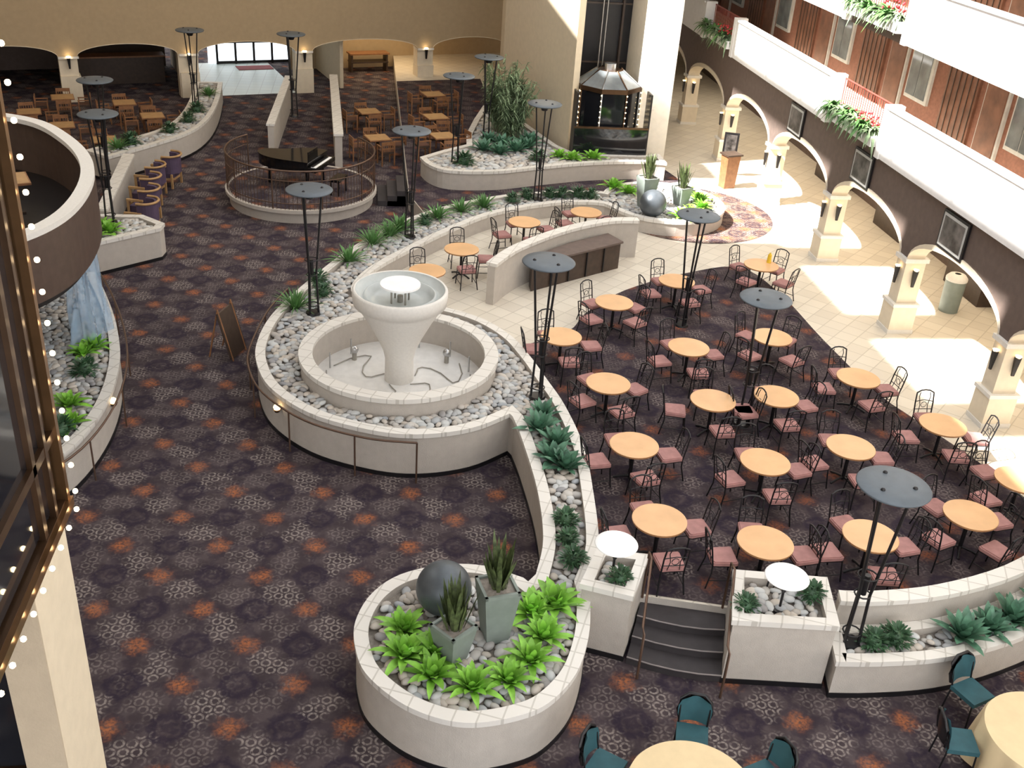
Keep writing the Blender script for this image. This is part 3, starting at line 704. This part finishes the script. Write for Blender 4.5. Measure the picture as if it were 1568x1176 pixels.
# ------------------------------------------------------------------ far arcade wall
ang=math.atan(.321); k1=1/math.cos(ang)
X0=-16.0; Y0=46.72+.321*X0
def sx_(x): return (x-X0)*k1
ops=[(sx_(-15.3),sx_(-11.75)),(sx_(-11.1),sx_(-7.5)),(sx_(-6.75),sx_(-2.95)),(sx_(-2.25),sx_(2.25)),(sx_(2.95),sx_(6.4))]
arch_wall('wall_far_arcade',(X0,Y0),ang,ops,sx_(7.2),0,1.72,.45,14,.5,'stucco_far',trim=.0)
def far(x,off=0,z=0): return (x+off*math.sin(ang),46.72+.321*x-off*math.cos(ang),z)
for x in (-11.4,-7.1,-2.6,2.6):
    b=MB(); b.box((0,0,.5),(.75,.6,1.0),'cream',ang); b.box((0,0,1.7),(.75,.6,.08),'cap',ang); b.obj('arcade_column',far(x,-.2,0))
    b=MB(); b.box((0,0,0),(.12,.1,.4),'black',ang,.5); b.cyl((0,0,.22),(0,0,.27),.07,.09,'bulb',8); b.obj('wall_sconce',far(x,.14,1.5))
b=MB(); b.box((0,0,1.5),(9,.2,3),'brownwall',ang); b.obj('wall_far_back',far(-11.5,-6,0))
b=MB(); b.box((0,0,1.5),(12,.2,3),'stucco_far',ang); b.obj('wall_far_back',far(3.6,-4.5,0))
b=MB(); b.box((0,0,3.2),(26,9,.1),'stucco_wall',ang); b.obj('ceiling_far_rooms',far(-4,-5.2,0))
b=MB(); p=[far(-6.55,0),far(-2.8,0),far(-2.8,-6.2),far(-6.55,-6.2)]; b.add([(x,y,.008) for x,y,z in p],[(0,1,2,3)],'tiledoor'); b.obj('floor_entrance_tile')
b=MB()
ex=far(-3.0,-6.1)
b.box((ex[0],ex[1],1.25),(5.0,.06,2.5),'doorlight',ang); b.obj('window_entrance_daylight')
b=MB()
ex=far(-3.4,-5.9)
for k in range(-2,3):
    b.box((ex[0]+k*.85*math.cos(ang),ex[1]+k*.85*math.sin(ang),1.1),(.1,.08,2.2),'black',ang)
for z in (.08,1.0,2.15): b.box((ex[0],ex[1],z),(3.5,.08,.12),'black',ang)
b.obj('door_entrance')
b=MB(); ex=far(-3.6,-4.9,.02); b.box(ex,(1.6,.8,.02),'redmat',ang); b.obj('entrance_mat')
for dx in (-6.9,-.9):
    b=MB(); a_=far(dx,-.5); c_=far(dx,-6.1); m_=((a_[0]+c_[0])/2,(a_[1]+c_[1])/2); b.box((m_[0],m_[1],1.5),(.15,5.6,3),'stucco_wall',ang); b.obj('wall_entrance_side')
b=MB(); ex=far(1.2,-3.6,1.3); b.box((ex[0],ex[1],.45),(1.8,.6,.06),'darkwood',ang); b.box((ex[0],ex[1],.83),(1.9,.7,.06),'wood',ang)
for s_ in (-.85,.85): b.box((ex[0]+s_*math.cos(ang),ex[1]+s_*math.sin(ang),.4),(.08,.5,.8),'darkwood',ang)
b.obj('console_table')
b=MB(); ex=far(-9.6,-3.0); b.box((ex[0],ex[1],.55),(4.0,.6,1.1),'darkwood',ang); b.box((ex[0],ex[1],1.12),(4.1,.8,.06),'wood',ang); b.obj('lounge_bar_counter')
for nm,pl in (('half_height_divider',[(-3.35,36.2),(-3.15,36.2),(-3.0,43.5),(-3.2,43.5)]),('half_height_divider',[(-1.05,35.2),(-.8,35.2),(-1.2,44),(-1.45,44)])):
    b=MB(); b.prism(ccw(pl),0,1.15,'stucco'); b.prism(offset(ccw(pl),-.04),1.15,1.22,'captile'); b.obj(nm)
lf=crom([(-8.0,33.2),(-6.9,34.7),(-6.0,36.2),(-5.6,38.0),(-5.55,40.5),(-5.75,43.6)],k=4)
ql=planter('curved_planter_left_far',ccw(lf+offopen(lf,1.0)[::-1]),0,.85,.78,.15); stones('river_stones',ql,.78,.17)
P(shrub,'dwarf_shrub',[(-7.6,34.7),(-6.6,36.2),(-6.2,37.6),(-6.1,39)],.78,1.2); P(palm,'cordyline_plant',[(-7.9,34.2),(-6.0,41.5)],.78,.9)
lA=[(-6.95,25.6),(-5.4,26.85),(-5.35,27.2),(-6.0,27.8),(-8.2,27.8),(-8.2,25.6)]
qa=planter('left_planter_angular',lA,0,.9,.82); stones('river_stones',qa,.82,.15)
P(hosta,'hosta_plant',[(-6.6,26.6),(-6.9,26.9),(-6.9,26.2)],.82,1.1)
lB=crom([(-6.4,23.8),(-5.9,22.6),(-5.35,21.0),(-4.95,19.3),(-4.85,17.6),(-5.1,16.1),(-5.7,15.0)],k=5)
qb=planter('left_planter_curved',ccw(lB+[(-7.2,15.0),(-7.6,23.8)]),0,.9,.82); stones('river_stones',qb,.82,.14)
P(hosta,'hosta_plant',[(-5.55,20.0),(-5.5,17.6),(-5.7,19.7),(-5.3,16.9)],.82,.95); P(shrub,'dwarf_shrub',[(-5.5,18.9),(-5.4,16.6)],.82,1)
b=MB(); hl=[(x+.17,y) for x,y in lB]; b.tube([(x,y,.85) for x,y in hl],.022,'rail',6)
for i in range(0,len(hl),6): b.cyl((hl[i][0],hl[i][1],0),(hl[i][0],hl[i][1],.85),.018,.018,'rail',6)
b.obj('planter_handrail')
b=MB(); n=60; vs=[]
for j in range(16):
    z=.82+j*.14; r=.60-.018*j
    for i in range(n): t=2*pi*i/n; q_=r*(1+.16*math.sin(5*t+j*.3)+.09*math.sin(11*t-j*.15)+.05*math.sin(19*t)); vs.append((-5.75+q_*.6*math.cos(t),20.7+q_*1.25*math.sin(t),z))
b.add(vs,[(j*n+i,j*n+(i+1)%n,(j+1)*n+(i+1)%n,(j+1)*n+i) for j in range(15) for i in range(n)],'plastic',True)
b.cyl((-5.75,20.7,.8),(-5.75,20.7,2.9),.05,.05,'steel',12)
b.obj('draped_plastic_sheet')
rg=crom([(-11,24.6),(-9.6,25.0),(-8.2,24.7),(-7.1,24.1),(-6.2,22.9),(-5.55,21.6),(-5.2,20.3),(-5.1,18.9),(-5.25,17.8),(-5.7,16.9),(-6.6,16.0),(-8,15.5)],k=5)
b=MB(); ri=offopen(rg,-.25) 
rm=[((a[0]+c[0])/2,(a[1]+c[1])/2) for a,c in zip(rg,ri)]
b.prism(ccw(rg+rm[::-1]),3.15,4.3,'balcbrown'); b.prism(ccw(rg+ri[::-1]),4.3,4.4,'cap'); b.obj('round_balcony_parapet')
b=MB(); b.prism(ccw([(p[0],p[1]) for p in rm]+[(-13,16),(-13,24.6)]),3.0,3.15,'black'); b.obj('floor_round_balcony')
for x,y in ((-7.2,21.5),(-7.6,18.6)): place(wt,'square_wood_table',(x,y,3.15),.4)
# ------------------------------------------------------------------ stage + piano
sc=(-2.0,32.0); b=MB(); b.lathe((sc[0],sc[1],0),[(2.2,0),(2.22,.33),(2.32,.33),(2.32,.43),(2.2,.43)],'stucco',64,False); b.disc((sc[0],sc[1],.425),2.24,'carpet',64); b.obj('round_stage_platform')
b=MB(); a0,a1=-pi*1.22,pi*.22; nn=84
for rr_,z,rd in ((2.26,1.6,.028),(2.26,.62,.018),(2.26,1.3,.014)): b.tube([(sc[0]+rr_*math.cos(a0+(a1-a0)*i/nn),sc[1]+rr_*math.sin(a0+(a1-a0)*i/nn),z) for i in range(nn+1)],rd,'rail',6)
for i in range(nn+1):
    a=a0+(a1-a0)*i/nn; x,y=sc[0]+2.26*math.cos(a),sc[1]+2.26*math.sin(a); b.cyl((x,y,.43),(x,y,1.6),.024 if i%12==0 else .009,.024 if i%12==0 else .009,'rail',5)
b.obj('stage_railing')
b=MB(); body=crom([(-.75,0),(-.75,.9),(-.6,1.5),(-.25,1.85),(.1,1.7),(.3,1.2),(.62,.8),(.75,.4),(.75,0)],k=4)
b.prism(ccw(body),.62,.92,'piano'); b.box((0,-.12,.72),(1.5,.3,.12),'piano'); b.box((0,-.14,.785),(1.25,.16,.012),'white'); b.box((0,-.09,.8),(1.2,.08,.02),'black')
for x,y in ((-.62,.1),(.62,.1),(-.25,1.5)): b.cyl((x,y,0),(x,y,.62),.06,.04,'piano',8)
b.prism(offset(ccw(body),-.02),.93,.96,'piano'); b.box((0,.15,1.05),(.7,.03,.2),'piano')
b.tube([(0,.3,0),(0,.3,.62)],.03,'piano',6)
b.obj('grand_piano',(-1.5,32.0,.43),1.2)
b=MB(); b.box((0,0,.47),(.7,.34,.08),'piano'); [b.cyl((sx,sy,0),(sx,sy,.45),.025,.02,'piano',6) for sx in(-.3,.3) for sy in (-.12,.12)]; b.obj('piano_bench',(-.85,31.4,.43),1.2)
b=MB()
for i in range(3): b.box((.8+.15*i,32.3,(i+1)*.5/3/2),(.9-.3*i,1.6,(i+1)*.5/3),'stairstone')
b.obj('stair_steps')
b=MB(); b.add([(-.35,-.02,.05),(.35,-.02,.05),(.35,.25,1.1),(-.35,.25,1.1),(-.35,.02,.05),(.35,.02,.05),(.35,.29,1.1),(-.35,.29,1.1)],[(0,1,2,3),(7,6,5,4),(0,3,7,4),(1,5,6,2),(3,2,6,7),(0,4,5,1)],'darkwood')
for sx in (-.3,.3): b.tube([(sx,-.03,0),(sx,.28,1.2)],.02,'wood',5); b.tube([(sx,.55,0),(sx,.28,1.15)],.02,'wood',5)
b.obj('easel_sign_board',(-2.85,21.3,0),1.2)
# ------------------------------------------------------------------ near elevator (left)
b=MB()
x0=-2.3
b.box((x0-.9,4.2,9.1),(1.7,5.4,5.8),'blackglass')
b.box((x0-.03,6.96,9.1),(.10,.06,6.0),'goldstrip'); b.box((x0-.03,6.72,9.1),(.05,.05,6.0),'bronze')
b.box((x0-.02,4.2,6.12),(.12,5.6,.08),'goldstrip'); b.box((x0-.9,4.2,6.12),(1.8,5.6,.1),'bronze')
for yy in (6.45,5.2,4.0): b.box((x0-.04,yy,9.1),(.06,.07,5.9),'bronze')
b.box((x0-.04,4.2,6.75),(.06,5.5,.08),'bronze')
b.obj('glass_elevator_near')
b=MB()
for k in range(26): b.sphere((x0+.06,7.0,6.2+k*.24),.021,'bulb',8,5)
for k in range(20): b.sphere((x0+.08,6.9-k*.24,6.1),.021,'bulb',8,5)
b.obj('elevator_string_lights')
b=MB(); b.box((-2.5,6.53,3.0),(.3,.85,6.05),'stucco_wall'); b.box((-2.5,6.095,3.0),(.3,.02,6.05),'stucco_shaded'); b.obj('elevator_column')  # thin near face gets the painted shade tone
b=MB(); b.box((-3.7,6.6,3.0),(2.1,.5,6.0),'blackglass'); b.box((-3.7,6.33,3.9),(2.1,.05,.1),'bronze'); b.obj('elevator_shaft_enclosure')
# ------------------------------------------------------------------ shell
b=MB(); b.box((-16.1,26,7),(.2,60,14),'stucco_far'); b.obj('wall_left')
b=MB(); b.box((12,55,7),(12,.2,14),'stucco_wall'); b.obj('wall_far_right')
b=MB()
def roof(x0,x1,y0,y1): b.box(((x0+x1)/2,(y0+y1)/2,14.1),(x1-x0,y1-y0,.2),'roofm')  # unseen roof slabs, openings shaped to aim the sun patches
roof(-16.3,.9,-4,24.5); roof(-16.3,-2.2,24.5,30.5); roof(-16.3,.9,30.5,32.3); roof(-16.3,-.8,32.3,37); roof(-16.3,.9,37,56)
roof(10.5,18,-4,56); roof(.9,10.5,37,56); roof(.9,10.5,-4,1)
roof(3.75,4.55,1,37)  # added strip that keeps sun off the brown fascia
b.obj('roof_sun_mask')
b=MB()
for y in (5.2,9.75,14.3,18.8,23.4): b.box((2.3,y,14.35),(3.0,1.5,.26),'roofm')  # unseen blocks added to split the sun into separate floor patches
b.obj('sun_blocker_ribs')
b=MB()
for y in range(3,37,3): b.box((7.5,y,14.3),(6,.06,.1),'white')
b.obj('skylight_mullions')
# ------------------------------------------------------------------ lights
w=bpy.data.worlds.new('world'); bpy.context.scene.world=w; w.use_nodes=True
bg=w.node_tree.nodes['Background']; bg.inputs[0].default_value=(.97,.98,1,1); bg.inputs[1].default_value=2.35
s=bpy.data.lights.new('sun','SUN'); s.energy=24; s.angle=.02; s.color=(1,.965,.92)
so=bpy.data.objects.new('sun_light',s); bpy.context.collection.objects.link(so)
d=Vector((.80,.22,-.98)).normalized(); so.rotation_euler=d.to_track_quat('-Z','Y').to_euler(); so.location=(0,10,30)
def al(nm,loc,sx,sy,e,col,rot=(0,0,0)):
    l=bpy.data.lights.new(nm,'AREA'); l.shape='RECTANGLE'; l.size=sx; l.size_y=sy; l.energy=e; l.color=col
    o=bpy.data.objects.new(nm,l); bpy.context.collection.objects.link(o); o.location=loc; o.rotation_euler=rot
al('fill_light_far',(-4,40,13.6),18,8,350,(1,.85,.64))  # added warm fill over the far end, not a fixture
al('fill_light_left',(-9,22,13.6),8,18,700,(1,.97,.92))  # added neutral fill for the left side, not a fixture
al('fill_light_walkway',(14.8,26,3.9),2.5,40,480,(1,.90,.74))  # added fill that brightens the walkway tile
al('ceiling_light_reception',far(1.5,-2.3,2.9),4,2.5,110,(1,.75,.45),)
# ------------------------------------------------------------------ camera
S=1593.0; pitch=math.radians(28.6); yaw=math.radians(9.05); r=math.atan(0.0733)
F=Vector((math.sin(yaw)*math.cos(pitch),math.cos(yaw)*math.cos(pitch),-math.sin(pitch)))
R0=Vector((math.cos(yaw),-math.sin(yaw),0)); U0=R0.cross(F)
X=math.cos(r)*R0+math.sin(r)*U0; Y=-math.sin(r)*R0+math.cos(r)*U0
cam=bpy.data.cameras.new('camera'); o=bpy.data.objects.new('camera',cam); bpy.context.collection.objects.link(o)
cam.sensor_width=36; cam.lens=36*S/1568; cam.clip_start=.05; cam.clip_end=300
M=Matrix((X,Y,-F)).transposed().to_4x4(); M.translation=Vector((0,0,11)); o.matrix_world=M
bpy.context.scene.camera=o
